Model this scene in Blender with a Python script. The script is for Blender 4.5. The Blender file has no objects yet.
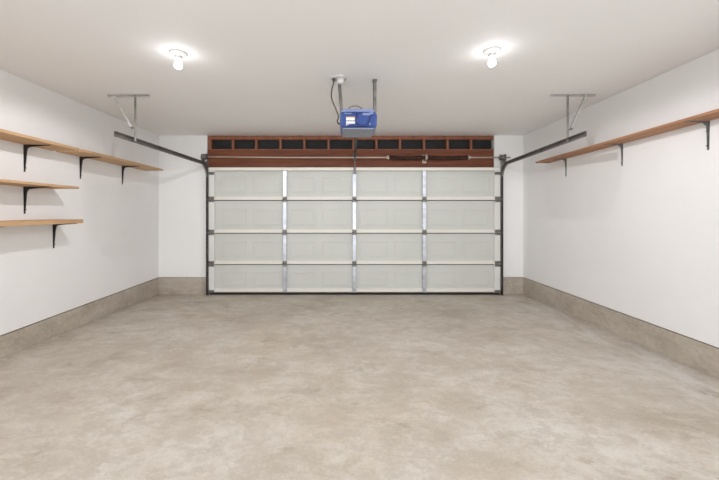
import bpy, bmesh, math
from mathutils import Vector, Matrix

C = bpy.context.scene
COL = C.collection

# ------------------------------------------------------------------ camera
F, D, U0, V0, EYE = 343.0, 5.7, 345.0, 212.0, 1.372
cam_d = bpy.data.cameras.new('camera')
cam_d.sensor_width = 36.0
cam_d.lens = F / 719 * 36
cam_d.shift_x = (359.5 - U0) / 719
cam_d.shift_y = -(240 - V0) / 719
cam_d.clip_start = 0.05
cam = bpy.data.objects.new('camera', cam_d)
cam.location = (0, 0, EYE)
cam.rotation_euler = (math.radians(90), 0, 0)
COL.objects.link(cam)
C.camera = cam

# ------------------------------------------------------------------ light
w = bpy.data.worlds.new('world')
C.world = w
w.use_nodes = True
bg = w.node_tree.nodes['Background']
bg.inputs[0].default_value = (0.90, 0.955, 1.0, 1)
bg.inputs[1].default_value = 1.7
BULB = 22.0
LAMP_W = 37.0
# added broad soft fill from behind the camera, where the rear wall is omitted
sun_d = bpy.data.lights.new('rear_fill', 'SUN')
sun_d.energy = 1.25
sun_d.angle = math.radians(70)
sun_d.color = (0.96, 0.98, 1.0)
sun = bpy.data.objects.new('rear_fill', sun_d)
sun.rotation_euler = (math.radians(82), 0, math.radians(0))
sun.location = (0, -4, 3)
COL.objects.link(sun)
C.view_settings.view_transform = 'Standard'
C.view_settings.look = 'None'
C.view_settings.gamma = 1
C.view_settings.use_curve_mapping = False
C.view_settings.exposure = 0.42


# ------------------------------------------------------------------ materials
def srgb(r, g, b):
    def f(c):
        c /= 255
        return c / 12.92 if c <= 0.04045 else ((c + 0.055) / 1.055) ** 2.4
    return (f(r), f(g), f(b), 1)


def base_mat(name, col, rough=0.6, metal=0.0, spec=0.5):
    m = bpy.data.materials.new(name)
    m.use_nodes = True
    b = m.node_tree.nodes['Principled BSDF']
    b.inputs['Base Color'].default_value = col
    b.inputs['Roughness'].default_value = rough
    b.inputs['Metallic'].default_value = metal
    b.inputs['Specular IOR Level'].default_value = spec
    return m


def coords(nt, scale=(1, 1, 1)):
    tc = nt.nodes.new('ShaderNodeTexCoord')
    mp = nt.nodes.new('ShaderNodeMapping')
    mp.inputs['Scale'].default_value = scale
    nt.links.new(tc.outputs['Object'], mp.inputs[0])
    return mp.outputs[0]


def noise(nt, vec, scale, detail=4, rough=0.6, dist=0.0):
    n = nt.nodes.new('ShaderNodeTexNoise')
    n.inputs['Scale'].default_value = scale
    n.inputs['Detail'].default_value = detail
    n.inputs['Roughness'].default_value = rough
    n.inputs['Distortion'].default_value = dist
    nt.links.new(vec, n.inputs['Vector'])
    return n.outputs['Fac']


def ramp(nt, fac, stops):
    r = nt.nodes.new('ShaderNodeValToRGB')
    e = r.color_ramp.elements
    while len(e) < len(stops):
        e.new(0.5)
    for el, (p, c) in zip(e, stops):
        el.position = p
        el.color = c
    nt.links.new(fac, r.inputs[0])
    return r.outputs[0]


def mix(nt, fac, a, b, mode='MIX'):
    m = nt.nodes.new('ShaderNodeMix')
    m.data_type = 'RGBA'
    m.blend_type = mode
    for s, v in ((m.inputs[0], fac), (m.inputs[6], a), (m.inputs[7], b)):
        if isinstance(v, (float, int, tuple)):
            s.default_value = v
        else:
            nt.links.new(v, s)
    return m.outputs[2]


def bump(nt, fac, strength, dist=0.01):
    b = nt.nodes.new('ShaderNodeBump')
    b.inputs['Strength'].default_value = strength
    b.inputs['Distance'].default_value = dist
    nt.links.new(fac, b.inputs['Height'])
    nt.links.new(b.outputs[0], nt.nodes['Principled BSDF'].inputs['Normal'])


def noisy(name, c1, c2, scale, rough=0.6, metal=0.0, bmp=0.0, stretch=(1, 1, 1), detail=4, lo=0.3, hi=0.7, spec=0.5):
    m = base_mat(name, c1, rough, metal, spec)
    nt = m.node_tree
    v = coords(nt, stretch)
    n = noise(nt, v, scale, detail)
    nt.links.new(ramp(nt, n, [(lo, c1), (hi, c2)]), nt.nodes['Principled BSDF'].inputs['Base Color'])
    if bmp:
        bump(nt, n, bmp)
    return m


def wood(name, light, dark, stretch, spec=0.3, rough=0.6):
    m = base_mat(name, light, rough, 0, spec)
    nt = m.node_tree
    v = coords(nt, stretch)
    n1 = noise(nt, v, 3.0, 6, 0.65, 0.6)
    n2 = noise(nt, coords(nt, tuple(s * 0.5 for s in stretch)), 1.3, 3, 0.5, 0.2)
    c = ramp(nt, n1, [(0.3, dark), (0.62, light)])
    c2 = mix(nt, 0.3, c, ramp(nt, n2, [(0.35, dark), (0.65, light)]))
    nt.links.new(c2, nt.nodes['Principled BSDF'].inputs['Base Color'])
    bump(nt, n1, 0.15, 0.002)
    return m


M = {}
M['paint'] = noisy('white_wall_paint', srgb(238, 236, 234), srgb(242, 240, 238), 1.1, 0.7, bmp=0.03, spec=0.25)
M['ceiling'] = noisy('white_ceiling_paint', srgb(240, 238, 236), srgb(244, 242, 240), 0.7, 0.7, bmp=0.03, spec=0.25)
M['door'] = noisy('grey_white_painted_steel', srgb(198, 198, 192), srgb(205, 205, 199), 1.5, 0.5, spec=0.35)
M['rail_paint'] = noisy('off_white_painted_steel', srgb(226, 221, 211), srgb(232, 228, 219), 2.0, 0.45, spec=0.4)
M['stile_w'] = noisy('white_painted_stile', srgb(221, 219, 214), srgb(227, 225, 220), 2.0, 0.45, spec=0.4)
M['galv'] = noisy('galvanized_steel', srgb(160, 161, 167), srgb(192, 193, 198), 14, 0.38, 0.9)
M['galv_dull'] = noisy('dull_galvanized_steel', srgb(138, 134, 130), srgb(170, 166, 160), 14, 0.5, 0.5)
M['strap'] = noisy('painted_pale_steel', srgb(168, 165, 162), srgb(190, 187, 183), 10, 0.5, 0.2)
M['track'] = noisy('weathered_track_steel', srgb(100, 96, 93), srgb(144, 139, 134), 12, 0.45, 0.6)
M['track_dark'] = noisy('greasy_dark_track_steel', srgb(40, 37, 34), srgb(66, 62, 57), 12, 0.5, 0.4)
M['hinge'] = noisy('dull_hinge_steel', srgb(100, 96, 92), srgb(140, 136, 130), 30, 0.5, 0.6)
M['black'] = noisy('black_bracket_enamel', srgb(30, 28, 27), srgb(46, 43, 41), 20, 0.4, 0.2)
M['grey_bracket'] = noisy('grey_bracket_enamel', srgb(92, 90, 90), srgb(128, 126, 126), 20, 0.4, 0.4)
M['rubber'] = base_mat('black_rubber', srgb(34, 30, 26), 0.8)
M['spring'] = noisy('oiled_spring_steel', srgb(52, 34, 28), srgb(84, 58, 48), 20, 0.5, 0.4)
M['shaft'] = noisy('worn_shaft_steel', srgb(176, 156, 140), srgb(205, 188, 172), 9, 0.5, 0.3, stretch=(.2, 1, 1))
M['header'] = wood('red_brown_header_wood', srgb(132, 78, 54), srgb(84, 44, 30), (0.5, 6, 9))
M['stud'] = wood('stud_wood', srgb(158, 104, 80), srgb(118, 72, 52), (5, 5, 0.8))
M['sheath'] = noisy('black_sheathing_paper', srgb(14, 17, 18), srgb(32, 36, 37), 5, 0.7, bmp=0.2)
M['pine'] = wood('pale_pine_board', srgb(208, 172, 132), srgb(180, 140, 100), (7, 0.6, 7))
M['fir'] = wood('brown_fir_board', srgb(182, 134, 98), srgb(142, 96, 66), (7, 0.5, 7))
M['blue'] = noisy('blue_plastic', srgb(30, 56, 114), srgb(40, 68, 130), 6, 0.35)
M['blue_dark'] = base_mat('dark_blue_plastic', srgb(24, 42, 100), 0.35)
M['lens'] = base_mat('grey_lens_plastic', srgb(118, 122, 136), 0.4)
M['lens_top'] = base_mat('pale_blue_lens_plastic', srgb(108, 120, 160), 0.4)
M['white'] = base_mat('white_plastic', srgb(215, 213, 210), 0.45)
M['orange'] = base_mat('orange_print', srgb(222, 170, 120), 0.5)
M['porcelain'] = base_mat('glazed_porcelain', srgb(214, 210, 206), 0.25)
M['cord'] = base_mat('dark_grey_cord', srgb(72, 66, 62), 0.6)
m = base_mat('lit_bulb_glass', (1, 1, 1, 1), 0.3)
b = m.node_tree.nodes['Principled BSDF']
b.inputs['Emission Color'].default_value = (0.97, 0.965, 1.0, 1)
b.inputs['Emission Strength'].default_value = BULB
M['bulb'] = m

# concrete floor: broad stains, trowel streaks, pale bloom
m = base_mat('worn_concrete', srgb(180, 168, 155), 0.55, 0, 0.4)
nt = m.node_tree
v = coords(nt)
big = noise(nt, v, 0.55, 5, 0.6, 0.8)
mid = noise(nt, coords(nt, (0.9, 1.3, 1)), 1.25, 9, 0.66, 0.35)
fine = noise(nt, coords(nt, (0.9, 1.3, 1)), 5, 9, 0.72, 0.3)
grit = noise(nt, v, 60, 3, 0.6)
c = ramp(nt, mid, [(0.32, srgb(162, 148, 131)), (0.44, srgb(184, 172, 157)), (0.56, srgb(199, 189, 176)), (0.70, srgb(213, 207, 200))])
c = mix(nt, ramp(nt, big, [(0.50, (0, 0, 0, 1)), (0.66, (.55, .55, .55, 1))]), c, srgb(190, 167, 136))
det = noise(nt, coords(nt, (1.0, 1.25, 1)), 7.5, 10, 0.78, 0.15)
c = mix(nt, ramp(nt, fine, [(0.48, (0, 0, 0, 1)), (0.64, (.6, .6, .6, 1))]), c, srgb(216, 210, 203))
c = mix(nt, ramp(nt, det, [(0.44, (.5, .5, .5, 1)), (0.52, (0, 0, 0, 1))]), c, srgb(170, 158, 144))
stn = noise(nt, coords(nt, (1, 1.3, 1)), 2.1, 9, 0.72, 0.3)
c = mix(nt, ramp(nt, stn, [(0.55, (0, 0, 0, 1)), (0.68, (.7, .7, .7, 1))]), c, srgb(142, 126, 106))
# chalky bloom left on the slab along the wall with the single shelf
sx_ = nt.nodes.new('ShaderNodeSeparateXYZ')
nt.links.new(coords(nt), sx_.inputs[0])
bl = ramp(nt, noise(nt, coords(nt, (3.0, 1.0, 1)), 2.6, 8, 0.7, 0.6), [(0.42, (0, 0, 0, 1)), (0.66, (.8, .8, .8, 1))])
mr = nt.nodes.new('ShaderNodeMapRange')
mr.interpolation_type = 'SMOOTHSTEP'
mr.inputs['From Min'].default_value = 2.1
mr.inputs['From Max'].default_value = 2.8
nt.links.new(sx_.outputs[0], mr.inputs['Value'])
mm = nt.nodes.new('ShaderNodeMath')
mm.operation = 'MULTIPLY'
nt.links.new(bl, mm.inputs[0])
nt.links.new(mr.outputs[0], mm.inputs[1])
c = mix(nt, mm.outputs[0], c, srgb(222, 219, 218))
c = mix(nt, 0.25, c, ramp(nt, grit, [(0.3, srgb(176, 165, 152)), (0.7, srgb(210, 202, 192))]))
nt.links.new(c, nt.nodes['Principled BSDF'].inputs['Base Color'])
nt.links.new(ramp(nt, fine, [(0.3, (.42, .42, .42, 1)), (0.7, (.62, .62, .62, 1))]), nt.nodes['Principled BSDF'].inputs['Roughness'])
bump(nt, fine, 0.12, 0.004)
M['floor'] = m

m = base_mat('rough_stem_wall_concrete', srgb(150, 138, 124), 0.8, 0, 0.3)
nt = m.node_tree
v = coords(nt, (1, 1, 1.6))
a1 = noise(nt, v, 3.2, 7, 0.68, 0.5)
a2 = noise(nt, v, 22, 5, 0.6)
c = ramp(nt, a1, [(0.30, srgb(160, 148, 133)), (0.5, srgb(184, 172, 157)), (0.72, srgb(204, 195, 183))])
c = mix(nt, 0.35, c, ramp(nt, a2, [(0.3, srgb(150, 139, 125)), (0.7, srgb(194, 185, 173))]))
nt.links.new(c, nt.nodes['Principled BSDF'].inputs['Base Color'])
bump(nt, a2, 0.3, 0.006)
M['curb'] = m


# ------------------------------------------------------------------ mesh helpers
class B:
    def __init__(s):
        s.bm = bmesh.new()

    def box(s, x0, x1, y0, y1, z0, z1, bev=0.0):
        r = bmesh.ops.create_cube(s.bm, size=1)
        vs = r['verts']
        for q in vs:
            q.co = Vector(((x0 + x1) / 2 + q.co.x * (x1 - x0), (y0 + y1) / 2 + q.co.y * (y1 - y0), (z0 + z1) / 2 + q.co.z * (z1 - z0)))
        if bev:
            es = list({e for q in vs for e in q.link_edges})
            bmesh.ops.bevel(s.bm, geom=es, offset=bev, segments=2, affect='EDGES', profile=0.5)
        return s

    def hexa(s, bottom, top):
        """solid between two quads of 4 points each"""
        b_ = [s.bm.verts.new(p) for p in bottom]
        t_ = [s.bm.verts.new(p) for p in top]
        n = len(b_)
        s.bm.faces.new(b_[::-1])
        s.bm.faces.new(t_)
        for i in range(n):
            j = (i + 1) % n
            s.bm.faces.new((b_[i], b_[j], t_[j], t_[i]))
        return s

    def prism(s, pts, vec):
        vec = Vector(vec)
        return s.hexa([Vector(p) for p in pts], [Vector(p) + vec for p in pts])

    def tube(s, pts, r, n=8, caps=True):
        pts = [Vector(p) for p in pts]
        rings = []
        prev = None
        for i, p in enumerate(pts):
            t = (pts[min(i + 1, len(pts) - 1)] - pts[max(i - 1, 0)]).normalized()
            if prev is None:
                a = Vector((0, 0, 1)) if abs(t.z) < 0.9 else Vector((1, 0, 0))
                u = t.cross(a).normalized()
            else:
                u = (prev - t * prev.dot(t)).normalized()
            prev = u
            v_ = t.cross(u)
            rr = r[i] if isinstance(r, (list, tuple)) else r
            rings.append([s.bm.verts.new(p + (u * math.cos(k * 2 * math.pi / n) + v_ * math.sin(k * 2 * math.pi / n)) * rr) for k in range(n)])
        for a_, b_ in zip(rings, rings[1:]):
            for k in range(n):
                f = s.bm.faces.new((a_[k], a_[(k + 1) % n], b_[(k + 1) % n], b_[k]))
                f.smooth = n > 6
        if caps:
            s.bm.faces.new(rings[0][::-1])
            s.bm.faces.new(rings[-1])
        return s

    def sweep(s, pts, prof, side):
        """profile (a, b) swept on a path; a along 'side' vector, b along side x tangent"""
        pts = [Vector(p) for p in pts]
        rings = []
        for i, p in enumerate(pts):
            t = (pts[min(i + 1, len(pts) - 1)] - pts[max(i - 1, 0)]).normalized()
            sd = Vector(side)
            sd = (sd - t * sd.dot(t)).normalized()
            up = sd.cross(t)
            rings.append([s.bm.verts.new(p + sd * a + up * b_) for a, b_ in prof])
        n = len(prof)
        for a_, b_ in zip(rings, rings[1:]):
            for k in range(n):
                s.bm.faces.new((a_[k], a_[(k + 1) % n], b_[(k + 1) % n], b_[k]))
        s.bm.faces.new(rings[0][::-1])
        s.bm.faces.new(rings[-1])
        return s

    def lathe(s, prof, loc, axis='Z', n=28):
        """prof: list of (radius, height) from one end to the other"""
        loc = Vector(loc)
        rings = []
        for r, h in prof:
            ring = []
            for k in range(n):
                a = 2 * math.pi * k / n
                x, y = max(r, 1e-5) * math.cos(a), max(r, 1e-5) * math.sin(a)
                q = {'Z': (x, y, h), 'X': (h, x, y), 'Y': (x, h, y)}[axis]
                ring.append(s.bm.verts.new(loc + Vector(q)))
            rings.append(ring)
        for a_, b_ in zip(rings, rings[1:]):
            for k in range(n):
                f = s.bm.faces.new((a_[k], a_[(k + 1) % n], b_[(k + 1) % n], b_[k]))
                f.smooth = True
        s.bm.faces.new(rings[0][::-1])
        s.bm.faces.new(rings[-1])
        return s

    def done(s, name, mat, parent=None, origin=None):
        o0 = Vector(origin) if origin else (Vector(parent['_o']) if parent is not None else Vector((0, 0, 0)))
        bmesh.ops.recalc_face_normals(s.bm, faces=s.bm.faces)
        for q in s.bm.verts:
            q.co -= o0
        me = bpy.data.meshes.new(name)
        s.bm.to_mesh(me)
        s.bm.free()
        me.materials.append(M[mat])
        o = bpy.data.objects.new(name, me)
        COL.objects.link(o)
        if parent is not None:
            o.parent = parent
        else:
            o.location = o0
        o['_o'] = tuple(o0)
        return o


def thing(name, loc, label, cat, group=None):
    o = bpy.data.objects.new(name, None)
    o.empty_display_size = 0.1
    COL.objects.link(o)
    o.location = loc
    o['_o'] = tuple(loc)
    tag(o, label, cat, group)
    return o


def tag(o, label, cat, group=None):
    o['label'] = label
    o['category'] = cat
    o['kind'] = 'thing'
    if group:
        o['group'] = group


def struct(o):
    o['kind'] = 'structure'
    return o


def at(u, v, Y):
    return Vector(((u - U0) * Y / F, Y, EYE - (v - V0) * Y / F))


# ------------------------------------------------------------------ the room
def wl(y):
    return -3.03 - (y - 3.0) * 0.028


def wr(y):
    return 2.987 - (y - 2.74) * 0.0047


YB = -0.8            # rear wall left out so fill light can enter behind the camera
WY = 5.72            # inner face of the door wall
CEIL, CURB = 2.648, 0.286


def ceil_z(x, y):
    t = (x + 3.05) / 6.0
    return CEIL + (5.7 - max(y, 2)) * (-0.007 * (1 - t) + 0.009 * t) + (0.0 if y < 5 else 0)


def floor_z(x, y):
    t = (x + 3.05) / 6.0
    k = 0.030 * (1 - t) + 0.011 * t
    return k * (5.7 - max(y, 1.5))


def sheet(name, fz, mat, thick, x0, x1, y0, y1, nx=18, ny=20):
    b_ = B()
    top = [[b_.bm.verts.new((x0 + (x1 - x0) * i / nx, y0 + (y1 - y0) * j / ny, 0)) for i in range(nx + 1)] for j in range(ny + 1)]
    bot = []
    for row in top:
        r2 = []
        for q in row:
            q.co.z = fz(q.co.x, q.co.y)
            r2.append(b_.bm.verts.new((q.co.x, q.co.y, q.co.z + thick)))
        bot.append(r2)
    for j in range(ny):
        for i in range(nx):
            b_.bm.faces.new((top[j][i], top[j][i + 1], top[j + 1][i + 1], top[j + 1][i])).smooth = True
            b_.bm.faces.new((bot[j][i], bot[j + 1][i], bot[j + 1][i + 1], bot[j][i + 1]))
    for A, Bq in (([r[0] for r in top], [r[0] for r in bot]), ([r[-1] for r in top], [r[-1] for r in bot]), (top[0], bot[0]), (top[-1], bot[-1])):
        for k in range(len(A) - 1):
            b_.bm.faces.new((A[k], A[k + 1], Bq[k + 1], Bq[k]))
    return struct(b_.done(name, mat))


sheet('floor', floor_z, 'floor', -0.15, -3.35, 3.25, YB, 6.0)
sheet('ceiling', ceil_z, 'ceiling', 0.12, -3.35, 3.25, YB, 6.0)


def side_wall(name, fx, sgn):
    y0, y1 = YB, 5.95
    b_ = B()
    lo = CURB
    b_.hexa([(fx(y0), y0, lo), (fx(y1), y1, lo), (fx(y1) + sgn * .16, y1, lo), (fx(y0) + sgn * .16, y0, lo)],
            [(fx(y0), y0, CEIL + .06), (fx(y1), y1, CEIL + .06), (fx(y1) + sgn * .16, y1, CEIL + .06), (fx(y0) + sgn * .16, y0, CEIL + .06)])
    struct(b_.done(name, 'paint'))


side_wall('wall_left', wl, -1)
side_wall('wall_right', wr, 1)


def side_curb(name, fx, sgn):
    """poured stem wall, set a hair behind the drywall, a thin dark gap above it"""
    y0, y1 = YB, 5.95
    b_ = B()
    for off, za, zb in ((0.005, -0.05, CURB - 0.012), (0.03, CURB - 0.012, CURB)):
        b_.hexa([(fx(y0) + sgn * off, y0, za), (fx(y1) + sgn * off, y1, za), (fx(y1) + sgn * .16, y1, za), (fx(y0) + sgn * .16, y0, za)],
                [(fx(y0) + sgn * off, y0, zb), (fx(y1) + sgn * off, y1, zb), (fx(y1) + sgn * .16, y1, zb), (fx(y0) + sgn * .16, y0, zb)])
    struct(b_.done(name, 'curb'))


side_curb('baseboard_left', wl, -1)
side_curb('baseboard_right', wr, 1)

HX0, HX1 = -2.297, 2.487     # the unboarded strip above the door
b_ = B()
b_.box(-3.2, HX0, WY, WY + .16, CURB, CEIL + .04)
b_.box(HX0, -2.25, WY, WY + .16, CURB, 2.1)
b_.box(HX1, 3.1, WY, WY + .16, CURB, CEIL + .04)
struct(b_.done('wall_front', 'paint'))
b_ = B()
for xa, xb in ((-3.2, -2.25), (2.45, 3.1)):
    b_.box(xa, xb, WY + .005, WY + .16, -.05, CURB - .01)
    b_.box(xa, xb, WY + .03, WY + .16, CURB - .01, CURB)
struct(b_.done('baseboard_front', 'curb'))

# ------------------------------------------------------------------ exposed framing above the door
hf = thing('door_header_frame', (0, WY + .012, 2.0), 'exposed red-brown wood framing with black bays between garage door and ceiling', 'wood framing')
FY = WY + .012
B().box(HX0 + .002, HX1 - .002, FY, FY + .12, 1.95, 2.408, .003).done('header_beam', 'header', hf)
b_ = B()
b_.box(HX0 + .002, HX1 - .002, FY, FY + .09, 2.585, 2.628, .003)
b_.box(HX0 + .002, HX1 - .002, FY + .004, FY + .09, 2.630, CEIL + .03)
b_.done('top_plate', 'stud', hf)
b_ = B()
b_.box(HX0 + .002, HX1 - .002, FY + .001, FY + .09, 2.410, 2.425, .002)
b_.done('sill_plate', 'stud', hf)
B().box(HX0 - .05, HX1 + .05, FY + .09, FY + .12, 2.408, CEIL + .03).done('sheathing', 'sheath', hf)
for i, u in enumerate([209.0, 232, 255.6, 280, 304, 328.4, 353.5, 376.7, 400.5, 424.6, 448.4, 472]):
    x = (u - U0) / 60.18
    hw = .019 if i else .024
    B().box(max(x - hw, HX0 + .003), x + hw, FY + .002, FY + .09, 2.426, 2.584, .002).done('cripple_stud', 'stud', hf)

# ------------------------------------------------------------------ sectional garage door
DX0, DX1 = -2.247, 2.561
SK = 5.695            # inner skin
gd = thing('sectional_garage_door', ((DX0 + DX1) / 2, SK, 0), 'closed wide off-white four-section garage door seen from inside, with embossed panels', 'garage door')
joints = [0.035, 0.495, 1.013, 1.558, 2.085]
stile_u = [285.4, 354.3, 423.5]
cells = [(214, 283, ((222, 247.5), (254, 281))), (287.6, 352, ((290.6, 315.5), (322, 349.6))), (356.6, 421.3, ((359, 388), (393.7, 421))), (425.7, 495, ((427.6, 455), (462, 488.5)))]


def X(u):
    return (u - U0) / 60.0


def emboss(bb, x0, x1, z0, z1):
    wv, h = .02, .0035
    for (a, c_, oa) in ((0, wv * .45, 0),):
        o_ = [(x0, z0), (x1, z0), (x1, z1), (x0, z1)]
        rings = []
        for d, y in ((0, 0.001), (.010, -h), (.020, -h), (.034, 0.001)):
            rings.append([bb.bm.verts.new((x + (d if x == x0 else -d), SK + y, z + (d if z == z0 else -d))) for x, z in o_])
        for A, Bq in zip(rings, rings[1:]):
            for k in range(4):
                bb.bm.faces.new((A[k], A[(k + 1) % 4], Bq[(k + 1) % 4], Bq[k]))


for i in range(4):
    z0, z1 = joints[i], joints[i + 1]
    sb = B()
    sb.box(DX0, DX1, SK, SK + .02, z0 + (.012 if i else .004), z1)
    m0 = z0 + .055
    hgt = z1 - z0
    for (_, _, rects) in cells:
        for (ua, ub) in rects:
            emboss(sb, X(ua), X(ub), z0 + hgt * .24, z0 + hgt * .76)
    sec = sb.done('door_section', 'door', gd)
    rb = B()
    rb.box(DX0, DX1, SK - .026, SK - .001, z0 + .015, z0 + .060, .004)
    rb.box(DX0, DX1, SK - .016, SK - .001, z0 + .061, z0 + .074, .002)
    rb.done('bottom_rail', 'rail_paint', sec)
    rb = B()
    rb.box(DX0, DX1, SK - .012, SK - .001, z1 - .032, z1 - .010, .002)
    rb.done('top_rail', 'door', sec)
    B().box(DX0, DX1, SK + .012, SK + .021, z0 - .01, z0 + .02).done('joint_shade_strip', 'rubber', sec)  # added dark strip in place of joint shadow, also blocks light from behind
    for xa, xb in ((DX0, DX0 + .092), (DX1 - .095, DX1)):
        B().box(xa, xb, SK - .042, SK - .0005, z0 + .010, z1 - .004, .003).done('end_stile', 'stile_w', sec)
    for u in stile_u:
        x = X(u)
        sb2 = B()
        sb2.box(x - .031, x + .031, SK - .044, SK - .036, z0 + .010, z1 - .006, .002)
        sb2.box(x - .031, x - .026, SK - .040, SK - .0005, z0 + .010, z1 - .006)
        sb2.box(x + .026, x + .031, SK - .040, SK - .0005, z0 + .010, z1 - .006)
        sb2.done('center_stile', 'galv', sec)

st = B()
zt = 2.105
st.box(DX0 + .01, DX1 - .02, SK - .075, SK - .070, zt - .052, zt, .002)
st.box(DX0 + .01, DX1 - .02, SK - .075, SK - .0005, zt - .006, zt, .002)
st.box(DX0 + .01, DX1 - .02, SK - .070, SK - .046, zt - .052, zt - .047, .001)
st.done('top_strut', 'rail_paint', gd)
ss = B()
ss.box(DX0, DX1, SK - .012, SK + .02, 0.001, .036, .006)
ss.done('bottom_seal', 'rubber', gd)


def hinge(x, z, wd, end=0):
    h = B()
    y = SK - .048
    h.box(x - wd, x + wd, y - .002, y + .004, z - .045, z - .008, .001)
    h.box(x - wd, x + wd, y - .002, y + .004, z + .010, z + .047, .001)
    h.tube([(x - wd, y - .008, z + .002), (x + wd, y - .008, z + .002)], .010, 10)
    for zz in (z - .03, z + .03):
        for xx in (x - wd * .6, x + wd * .6):
            h.lathe([(.006, -.007), (.006, 0)], (xx, y, zz), 'Y', 6)
    ho = h.done('hinge', 'hinge', gd)
    if end:
        r = B()
        ex = DX0 - .016 if end < 0 else DX1 + .016
        r.tube([(x, y - .014, z + .002), (ex, y - .014, z + .002)], .005, 8)
        r.lathe([(.016, -.007), (.021, -.006), (.018, 0), (.021, .006), (.016, .007)], (ex, y - .014, z + .002), 'X', 14)
        r.done('roller', 'galv_dull', ho)


for z in joints[1:4]:
    z += .022
    for u in stile_u:
        hinge(X(u), z, .034)
    hinge(DX0 + .046, z, .044, -1)
    hinge(DX1 - .046, z, .044, 1)
for s_, x in ((-1, DX0 + .05), (1, DX1 - .05)):
    tb = B()
    tb.box(x - .045, x + .045, SK - .052, SK - .044, 1.985, 2.03, .001)
    tb.box(x - .045, x + .045, SK - .085, SK - .05, 2.0, 2.006, .001)
    ex = DX0 - .016 if s_ < 0 else DX1 + .016
    t_ = tb.done('top_bracket', 'hinge', gd)
    r = B()
    r.tube([(x, SK - .07, 2.014), (ex, SK - .066, 2.014)], .005, 8)
    r.lathe([(.016, -.007), (.021, -.006), (.018, 0), (.021, .006), (.016, .007)], (ex, SK - .066, 2.014), 'X', 14)
    r.done('roller', 'galv_dull', t_)
    bb = B()
    bb.box(x - .043, x + .043, SK - .052, SK - .043, .045, .085, .001)
    bb.tube([(x, SK - .062, .07), (ex, SK - .062, .07)], .005, 8)
    bb.done('bottom_bracket', 'hinge', gd)
    cb = B()
    cx = DX0 - .006 if s_ < 0 else DX1 + .006
    cb.tube([(cx, SK - .052, .07), (cx, SK - .052, 2.24)], .002, 6)
    cb.done('lift_cable', 'galv_dull', gd)

# ------------------------------------------------------------------ door tracks
PROF = [(-.026, -.012), (-.026, .012), (-.018, .014), (-.018, .010), (-.023, .010), (-.023, -.009), (.023, -.009), (.023, .010), (.018, .010), (.018, .014), (.026, .012), (.026, -.012)]


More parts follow.
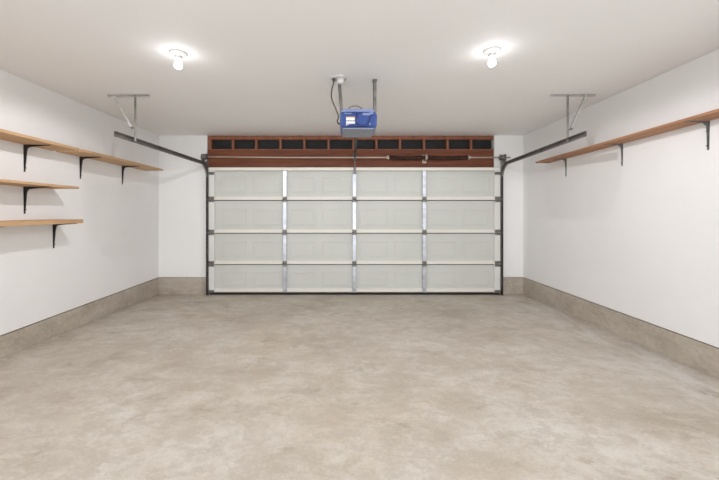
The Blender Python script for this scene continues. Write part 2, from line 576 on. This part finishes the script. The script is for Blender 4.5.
def track(s_, label, xa, xb, hx0, hx1, hx, brx0, hy):
    t = thing('door_track', (xa, SK - .05, 0), label, 'garage door track', 'roller tracks of the garage door')
    yv = SK - .055
    ins = 1 if s_ < 0 else -1         # open side of the channel faces the door
    prof = [(a, b_) for a, b_ in PROF]
    vb = B()
    vb.sweep([(xa, yv, .012), (xa, yv, 2.0)], prof, (0, 1, 0) if ins < 0 else (0, -1, 0))
    vb.done('vertical_track', 'track_dark', t)
    R = .23
    pts = []
    z0 = 2.155 - R
    zt_ = 2.155
    # straight end
    ye = 3.43
    for k in range(13):
        a = math.pi / 2 * k / 12
        y = yv - R + R * math.cos(a)
        z = z0 + R * math.sin(a)
        pts.append((xa, y, z))
    ys = pts[-1][1]
    n = 6
    for k in range(1, n + 1):
        f = k / n
        pts.append((xa + (xb - xa) * f, ys + (ye - ys) * f, zt_))
    pts.insert(0, (xa, yv, 1.985))
    hb = B()
    side = Vector((0, 0, 1))
    # channel side vector rotates with the path: sweep by hand
    rings = []
    P = [Vector(p) for p in pts]
    for i, p in enumerate(P):
        tg = (P[min(i + 1, len(P) - 1)] - P[max(i - 1, 0)]).normalized()
        bx = Vector((-s_, 0, 0))
        bx = (bx - tg * bx.dot(tg)).normalized()
        ac = tg.cross(bx).normalized()
        rings.append([hb.bm.verts.new(p + ac * a + bx * b2) for a, b2 in PROF])
    for A, Bq in zip(rings, rings[1:]):
        for k in range(len(PROF)):
            hb.bm.faces.new((A[k], A[(k + 1) % len(PROF)], Bq[(k + 1) % len(PROF)], Bq[k]))
    hb.bm.faces.new(rings[0][::-1])
    hb.bm.faces.new(rings[-1])
    hb.done('horizontal_track', 'track', t)
    # flag plate at the corner, jamb brackets down the side
    fl = B()
    xo = xa + s_ * .014
    fl.prism([(xo, yv + .03, 1.80), (xo, WY - .001, 1.80), (xo, WY - .001, 2.23), (xo, yv - .10, 2.17), (xo, yv - .02, 2.0)], (s_ * .004, 0, 0))
    fl.box(min(xo, xo + s_ * .03), max(xo, xo + s_ * .03), WY - .006, WY - .001, 1.80, 2.23, .001)
    fl.done('corner_plate', 'galv_dull', t)
    for z in (1.91, 1.40, .41):
        jb = B()
        jb.box(min(xo, xo + s_ * .004), max(xo, xo + s_ * .004), yv - .01, WY - .001, z - .03, z + .02, .001)
        jb.box(min(xo, xo + s_ * .032), max(xo, xo + s_ * .032), WY - .006, WY - .001, z - .03, z + .02, .001)
        jb.lathe([(.008, -.012), (.008, 0)], (xo + s_ * .020, WY - .006, z), 'Y', 6)
        jb.done('jamb_bracket', 'hinge', t)
    # hanger from the ceiling
    cz = ceil_z(hx, hy)
    an = B()
    an.box(hx0, hx1, hy - .009, hy + .017, cz - .008, cz - .004, .0005)
    an.box(hx0, hx1, hy + .013, hy + .017, cz - .022, cz - .004, .0005)
    an.done('ceiling_angle', 'strap', t)
    hs = B()
    hs.box(hx - .012, hx + .012, hy + .007, hy + .011, zt_ - .02, cz - .010, .0005)
    hs.box(hx - .002, hx + .002, hy - .009, hy + .011, zt_ - .02, cz - .010)
    hs.done('hanger_strap', 'galv_dull', t)
    br = B()
    zb = 2.262
    xt = brx0
    xl = hx + (.012 if s_ > 0 else -.012)
    br.hexa([(xl - .011, hy - .024, zb), (xl + .011, hy - .024, zb), (xl + .011, hy - .02, zb), (xl - .011, hy - .02, zb)],
            [(xt - .011, hy - .024, cz - .012), (xt + .011, hy - .024, cz - .012), (xt + .011, hy - .02, cz - .012), (xt - .011, hy - .02, cz - .012)])
    br.hexa([(xl - .011, hy - .024, zb), (xl - .011, hy - .024, zb), (xl - .009, hy - .003, zb), (xl - .009, hy - .003, zb)],
            [(xt - .011, hy - .024, cz - .012), (xt - .011, hy - .024, cz - .012), (xt - .009, hy - .003, cz - .012), (xt - .009, hy - .003, cz - .012)])
    br.done('diagonal_brace', 'strap', t)
    bo = B()
    bo.lathe([(.010, -.05), (.010, -.024), (.005, -.024), (.005, .012)], (xl, hy, zb + .012), 'Y', 8)
    bo.done('bolt', 'hinge', t)
    return t


track(-1, 'steel roller track at the garage door edge nearest the three levels of pale shelves', DX0 - .018, -2.30, -2.567, -2.114, -2.268, -2.481, 3.70)
track(1, 'steel roller track at the garage door edge nearest the single long brown shelf', DX1 + .018, 2.405, 2.258, 2.751, 2.447, 2.631, 3.76)

# ------------------------------------------------------------------ torsion shaft and springs
sy, sz = 5.60, 2.262
ts = thing('torsion_spring_shaft', (0, sy, sz), 'long thin steel torsion bar with two dark coil springs before the wood header', 'spring shaft')
B().tube([(-2.36, sy, sz + .012), (-1.0, sy, sz), (1.5, sy, sz), (2.70, sy, sz)], .0125, 12).done('shaft', 'shaft', ts)


def coil(xa, xb, R, r, pitch):
    b_ = B()
    turns = int(abs(xb - xa) / pitch)
    n = turns * 10
    pts = []
    for k in range(n + 1):
        a = 2 * math.pi * k / 10
        f = k / n
        sag = -.014 * math.sin(math.pi * f)
        pts.append((xa + (xb - xa) * f, sy + R * math.cos(a), sz + sag + R * math.sin(a)))
    b_.tube(pts, r, 6)
    return b_


cx0 = X(424.6)
x_l, x_r = X(388), X(465.5)
coil(x_l, cx0 - .02, .030, .0042, .0092).done('spring', 'spring', ts)
coil(cx0 + .02, x_r, .030, .0042, .0092).done('spring', 'spring', ts)
for xw, d in ((x_l, -1), (x_r, 1)):
    B().lathe([(.020, -d * .005), (.034, 0), (.034, d * .012), (.024, d * .03), (.020, d * .05)] if d > 0 else [(.020, .005), (.034, 0), (.034, -.012), (.024, -.03), (.020, -.05)],
              (xw, sy, sz), 'X', 16).done('winding_cone', 'shaft', ts)
b_ = B()
b_.box(cx0 - .010, cx0 - .002, sy - .03, FY - .001, sz - .05, sz + .055, .001)
b_.box(cx0 - .035, cx0 + .03, FY - .006, FY - .001, sz - .075, sz + .065, .001)
b_.lathe([(.036, -.018), (.036, .018)], (cx0, sy, sz), 'X', 16)
b_.done('center_bracket', 'shaft', ts)
for d, xd in ((-1, -2.285), (1, 2.565)):
    dz = .012 if d < 0 else 0
    b_ = B()
    b_.lathe([(.030, -.030), (.052, -.026), (.047, -.020), (.042, -.008), (.042, .010), (.047, .020), (.052, .026), (.030, .030)], (xd, sy, sz + dz), 'X', 20)
    b_.done('cable_drum', 'hinge', ts)
    b_ = B()
    xp = xd + d * .045
    b_.prism([(xp, sy - .045, sz + .05), (xp, WY - .001, sz + .06), (xp, WY - .001, sz - .09), (xp, sy - .03, sz - .09), (xp, sy - .045, sz - .04)], (d * .004, 0, 0))
    b_.box(min(xp, xp + d * .03), max(xp, xp + d * .03), WY - .006, WY - .001, sz - .09, sz + .06, .001)
    b_.lathe([(.026, -.008), (.026, .010)], (xp, sy, sz + dz), 'X', 14)
    b_.done('bearing_plate', 'galv_dull', ts)

# ------------------------------------------------------------------ opener
ox, oy = .122, 3.10
op = thing('garage_door_opener', (ox, oy, 2.06), 'blue boxy garage door opener motor hanging from the ceiling on two metal straps', 'garage door opener')
hw = .166
zt_, zb_ = EYE + .905, EYE + .755
b_ = B()
prof = [(-hw + .020, zb_ + .006), (hw - .020, zb_ + .006), (hw, zb_ + .034), (hw + .002, zt_ - .03), (hw - .014, zt_), (-hw + .014, zt_), (-hw - .002, zt_ - .03), (-hw, zb_ + .034)]
b_.prism([(ox + a, oy, z) for a, z in prof], (0, .36, 0))
bmesh.ops.bevel(b_.bm, geom=[e for e in b_.bm.edges if all(abs(q.co.y - oy) < 1e-4 for q in e.verts)], offset=.012, segments=3, affect='EDGES')
hs_ = b_.done('housing', 'blue', op)
b_ = B()
b_.prism([(ox + a, oy + .004, z) for a, z in [(-hw + .030, zb_ - .006), (hw - .030, zb_ - .006), (hw - .022, zb_ + .002), (hw - .022, zb_ + .007), (-hw + .022, zb_ + .007), (-hw + .022, zb_ + .002)]], (0, .34, 0))
bmesh.ops.bevel(b_.bm, geom=[e for e in b_.bm.edges if all(abs(q.co.y - oy - .004) < 1e-4 for q in e.verts)], offset=.003, segments=2, affect='EDGES')
o = b_.done('light_lens', 'lens', op)
o['label'] = 'translucent grey light cover along the bottom'
b_ = B()
b_.box(ox - hw + .012, ox + hw - .03, oy - .004, oy + .30, zt_ - .004, zt_ + .026, .006)
b_.box(ox + .035, ox + hw - .035, oy - .006, oy + .02, zt_ - .034, zt_ - .002, .006)
b_.box(ox - hw + .04, ox - .06, oy - .006, oy + .02, zt_ - .020, zt_ - .002, .004)
b_.done('top_cover', 'lens_top', op)
b_ = B()   # dark moulded recess, a U shape with a bar below
pts = []
for k in range(11):
    a = math.pi + math.pi * k / 10
    pts.append((ox + .042 + .058 * math.cos(a), oy - .003, zt_ - .075 + .052 * math.sin(a)))
b_.tube([(ox - .014, oy - .003, zt_ - .02)] + pts + [(ox + .115, oy - .003, zt_ - .03), (ox + .14, oy - .003, zt_ - .028)], .009, 8)
b_.box(ox - .105, ox + .085, oy - .005, oy + .01, zb_ + .016, zb_ + .034, .003)
b_.box(ox - .12, ox + .10, oy - .006, oy + .01, zt_ - .012, zt_ + .0, .002)
b_.done('moulded_recess', 'blue_dark', hs_)
b_ = B()
b_.box(ox - .112, ox - .032, oy - .003, oy + .004, zt_ - .078, zt_ - .056)
b_.done('label_sticker', 'white', hs_)
B().box(ox - .112, ox - .032, oy - .003, oy + .004, zt_ - .107, zt_ - .086).done('label_sticker', 'white', hs_)
B().box(ox - .112, ox - .084, oy - .003, oy + .004, zt_ - .124, zt_ - .113).done('button', 'white', hs_)
B().box(ox + .098, ox + .106, oy - .003, oy + .004, zt_ - .112, zt_ - .104).done('indicator_light', 'white', hs_)
B().box(ox - .112, ox - .032, oy - .003, oy + .004, zt_ - .056, zt_ - .046).done('label_header', 'orange', hs_)
b_ = B()
pts = []
for k in range(15):
    a = math.pi * k / 14
    pts.append((ox - .028 + .065 * math.cos(a), oy + .02, zt_ + .018 + .042 * math.sin(a)))
b_.tube(pts, .0035, 6)
b_.done('antenna_wire', 'cord', op)
for ut, ub, vt in ((339.3, 342.2, 77.5), (374.8, 374.9, 79.0)):
    hy = 3.32
    xt = (ut - U0) * hy / F
    xb = (ub - U0) * hy / F
    zc = ceil_z(xt, hy)
    h = B()
    zb2 = zt_ - .01
    h.hexa([(xb - .016, hy, zb2), (xb + .016, hy, zb2), (xb + .016, hy + .003, zb2), (xb - .016, hy + .003, zb2)],
           [(xt - .016, hy, zc - .006), (xt + .016, hy, zc - .006), (xt + .016, hy + .003, zc - .006), (xt - .016, hy + .003, zc - .006)])
    h.hexa([(xb - .016, hy, zb2), (xb - .013, hy, zb2), (xb - .013, hy + .025, zb2), (xb - .016, hy + .025, zb2)],
           [(xt - .016, hy, zc - .006), (xt - .013, hy, zc - .006), (xt - .013, hy + .025, zc - .006), (xt - .016, hy + .025, zc - .006)])
    for k in range(9):
        f = (k + .5) / 9
        h.lathe([(.005, -.0015), (.005, 0)], (xb + (xt - xb) * f, hy, zb2 + (zc - zb2) * f), 'Y', 8)
    h.done('hanger_strap', 'hinge', op)
    h = B()
    h.box(xt - .022, xt + .022, hy - .02, hy + .035, zc - .007, zc - .001, .001)
    h.done('ceiling_clip', 'hinge', op)
# rail
rz = EYE + .938
ex_, ey_ = .163, 5.60
b_ = B()
b_.sweep([(ox - .003, oy + .12, rz), (ex_, ey_, rz)], [(-.018, .006), (-.018, .010), (.018, .010), (.018, .006), (.003, .006), (.003, -.018), (.012, -.018), (.012, -.022), (-.012, -.022), (-.012, -.018), (-.003, -.018), (-.003, .006)], (1, 0, 0))
b_.done('rail', 'track_dark', op)
b_ = B()
b_.box(ex_ - .032, ex_ + .032, FY - .006, FY - .001, rz - .06, rz + .03, .001)
for d in (-1, 1):
    b_.box(ex_ + d * .024 - .002, ex_ + d * .024 + .002, ey_ - .03, FY - .002, rz - .05, rz + .02, .001)
b_.lathe([(.02, -.026), (.02, .026)], (ex_, ey_ - .01, rz - .005), 'X', 12)
b_.done('header_bracket', 'track', op)
b_ = B()
b_.box(ex_ - .025, ex_ + .02, 5.30, 5.45, rz - .05, rz - .0225, .004)
b_.done('trolley', 'track_dark', op)
b_ = B()
ax = ex_ - .004
for (p0, p1) in (((ax, 5.38, rz - .045), (ax, 5.55, 2.20)), ((ax, 5.54, 2.23), (ax, 5.615, 2.09))):
    dx = .012
    p0, p1 = Vector(p0), Vector(p1)
    b_.hexa([p0 + Vector(q) for q in ((-dx, -.003, 0), (dx, -.003, 0), (dx, .003, 0), (-dx, .003, 0))],
            [p1 + Vector(q) for q in ((-dx, -.003, 0), (dx, -.003, 0), (dx, .003, 0), (-dx, .003, 0))])
b_.box(ax - .022, ax + .022, 5.605, SK - .045, 2.0, 2.10, .002)
b_.done('door_arm', 'track', op)
# power cord
cp = [at(333.6, 80.2, 3.25), at(333.3, 84, 3.22), at(331.8, 90, 3.18), at(331.4, 97, 3.17), at(333.2, 103, 3.16), at(335.8, 109, 3.15), at(338.2, 115, 3.15), at(338.2, 118, 3.15), at(337.4, 121.5, 3.15), at(339.0, 124, 3.17), at(341.5, 122.5, 3.22)]


def smooth(pts, n=5):
    out = []
    for i in range(len(pts) - 1):
        p0, p1, p2, p3 = pts[max(i - 1, 0)], pts[i], pts[i + 1], pts[min(i + 2, len(pts) - 1)]
        for k in range(n):
            t = k / n
            out.append(0.5 * ((2 * p1) + (p2 - p0) * t + (2 * p0 - 5 * p1 + 4 * p2 - p3) * t * t + (3 * p1 - p0 - 3 * p2 + p3) * t ** 3))
    out.append(pts[-1])
    return out


B().tube(smooth(cp), .0065, 8).done('power_cord', 'cord', op)

# ceiling outlet the opener is plugged into
zc = ceil_z(-.05, 3.2)
co = thing('ceiling_outlet', (-.06, 3.265, zc), 'round ceiling outlet with white plug body above the blue opener', 'outlet')
b_ = B()
b_.lathe([(.05, -.014), (.076, -.011), (.080, -.001)], (-.06, 3.265, zc), 'Z', 28)
b_.done('cover_plate', 'porcelain', co)
b_ = B()
b_.lathe([(.016, -.066), (.028, -.062), (.033, -.045), (.033, -.014)], (-.042, 3.25, zc), 'Z', 20)
b_.done('socket', 'white', co)
B().lathe([(.008, -.045), (.014, -.036), (.014, -.014)], (-.106, 3.25, zc), 'Z', 12).done('plug', 'cord', co)

# ------------------------------------------------------------------ lamps
LY = 2.735
lx = -1.33
zc = ceil_z(lx, LY)
lp = thing('ceiling_lamp', (lx, LY, zc), 'lit bare ceiling bulb in white porcelain holder, nearer the wall with stacked pale shelves', 'ceiling light', 'bare bulb ceiling lights')
B().lathe([(.030, -.030), (.036, -.024), (.058, -.014), (.067, -.008), (.067, -.0005)], (lx, LY, zc), 'Z', 32).done('base', 'porcelain', lp)
B().lathe([(.020, -.055), (.023, -.053), (.023, -.042), (.031, -.0305)], (lx, LY, zc), 'Z', 24).done('socket', 'porcelain', lp)
B().lathe([(.004, -.128), (.014, -.126), (.024, -.118), (.0295, -.104), (.029, -.092), (.023, -.079), (.016, -.068), (.014, -.0555)], (lx, LY, zc), 'Z', 24).done('bulb', 'bulb', lp)
ld = bpy.data.lights.new('lamp_light', 'SPOT')
ld.energy = LAMP_W
ld.spot_size = math.radians(180)
ld.spot_blend = 0.18
ld.shadow_soft_size = 0.02
ld.color = (0.97, 0.965, 1.0)
lo = bpy.data.objects.new('lamp_light', ld)
lo.location = (0, 0, -.15)
COL.objects.link(lo)
lo.parent = lp
l2 = lp.copy()
COL.objects.link(l2)
l2.location = (1.172, LY, ceil_z(1.172, LY))
l2['label'] = 'lit bare ceiling bulb in white porcelain holder, nearer the wall with one brown shelf'
for ch in list(lp.children):
    c_ = ch.copy()
    COL.objects.link(c_)
    c_.parent = l2

# ------------------------------------------------------------------ shelves


def bracket(parent, sgn, fx, y, ztop, leg, arm, mat, web=1.0):
    """stamped steel shelf bracket: wall leg, arm, and a web tapering away from the corner"""
    xw = fx(y)
    s_ = -sgn           # into the room
    w_ = .013
    b_ = B()
    b_.hexa([(xw, y - w_ * .6, ztop - leg), (xw + s_ * .003, y - w_ * .6, ztop - leg), (xw + s_ * .003, y + w_ * .6, ztop - leg), (xw, y + w_ * .6, ztop - leg)],
            [(xw, y - w_, ztop), (xw + s_ * .003, y - w_, ztop), (xw + s_ * .003, y + w_, ztop), (xw, y + w_, ztop)])
    b_.hexa([(xw, y - w_, ztop - .003), (xw + s_ * arm, y - w_ * .6, ztop - .003), (xw + s_ * arm, y + w_ * .6, ztop - .003), (xw, y + w_, ztop - .003)],
            [(xw, y - w_, ztop), (xw + s_ * arm, y - w_ * .6, ztop), (xw + s_ * arm, y + w_ * .6, ztop), (xw, y + w_, ztop)])
    pr = [(0.002, -.002), (arm * .97, -.002), (arm * .95, -.006), (arm * .55, -.013), (.045, -.022), (.030, -.034), (.022, -.06), (.013, -leg * .6), (.006, -leg * .95), (.002, -leg * .97)]
    b_.prism([(xw + s_ * a, y - .0045, ztop + z) for a, z in [(a * (web if z < -.03 else 1), z * (web if z > -.03 else 1)) for a, z in pr]], (0, .009, 0))
    for f in (.35, .85):
        b_.lathe([(.005, 0), (.005, .004)] if s_ > 0 else [(.005, -.004), (.005, 0)], (xw + (0.003 if s_ > 0 else -.003), y + .009, ztop - leg * f), 'X', 8)
    return b_.done('bracket', mat, parent)


def shelf(name_, label, sgn, fx, y0, y1, ztop_f, th, depth, mat, brs, leg, arm, bmat, group=None):
    yc = (y0 + y1) / 2
    t = thing('wall_shelf', (fx(yc), yc, ztop_f(yc) - th), label, 'shelf', group)
    s_ = -sgn
    b_ = B()
    q = [(fx(y0) + s_ * .001, y0), (fx(y0) + s_ * depth, y0), (fx(y1) + s_ * depth, y1), (fx(y1) + s_ * .001, y1)]
    b_.hexa([(x, y, ztop_f(y) - th) for x, y in q], [(x, y, ztop_f(y)) for x, y in q])
    bmesh.ops.recalc_face_normals(b_.bm, faces=b_.bm.faces)
    bmesh.ops.bevel(b_.bm, geom=list(b_.bm.edges), offset=.002, segments=1, affect='EDGES')
    b_.done('board', mat, t)
    for y in brs:
        bracket(t, sgn, fx, y, ztop_f(y) - th - .0005, leg, arm, bmat, .6 if sgn > 0 else 1.0)
    return t


TOPL = EYE + .662
g = 'pale wooden boards on the wall with three stacked levels'
shelf('a', 'top-level pale wood shelf directly above the two short shelves', -1, wl, 1.2, 3.566, lambda y: TOPL, .025, .285, 'pine', (1.75, 2.5, 3.25), .256, .25, 'black', g)
shelf('b', 'pale wood shelf on two black brackets, nearest the garage door', -1, wl, 3.612, 5.30, lambda y: TOPL, .025, .285, 'pine', (3.96, 4.74), .256, .25, 'black', g)
shelf('c', 'short thin pale wood shelf, middle of the three levels on black brackets', -1, wl, 1.2, 3.566, lambda y: EYE + .262, .022, .285, 'pine', (1.75, 2.5, 3.25), .256, .25, 'black', g)
shelf('d', 'short thick pale wood shelf, lowest of the three levels on black brackets', -1, wl, 1.2, 3.615, lambda y: EYE - .076, .040, .29, 'pine', (2.0, 2.8, 3.585), .262, .25, 'black', g)
shelf('e', 'long brown wood shelf on grey brackets, alone on its white wall', 1, wr, 1.0, 5.0, lambda y: EYE + .772 - .0165 * (y - 2.57), .021, .20, 'fir', (1.95, 2.82, 3.69, 4.62), .237, .19, 'grey_bracket')

for o in bpy.data.objects:
    if '_o' in o:
        del o['_o']
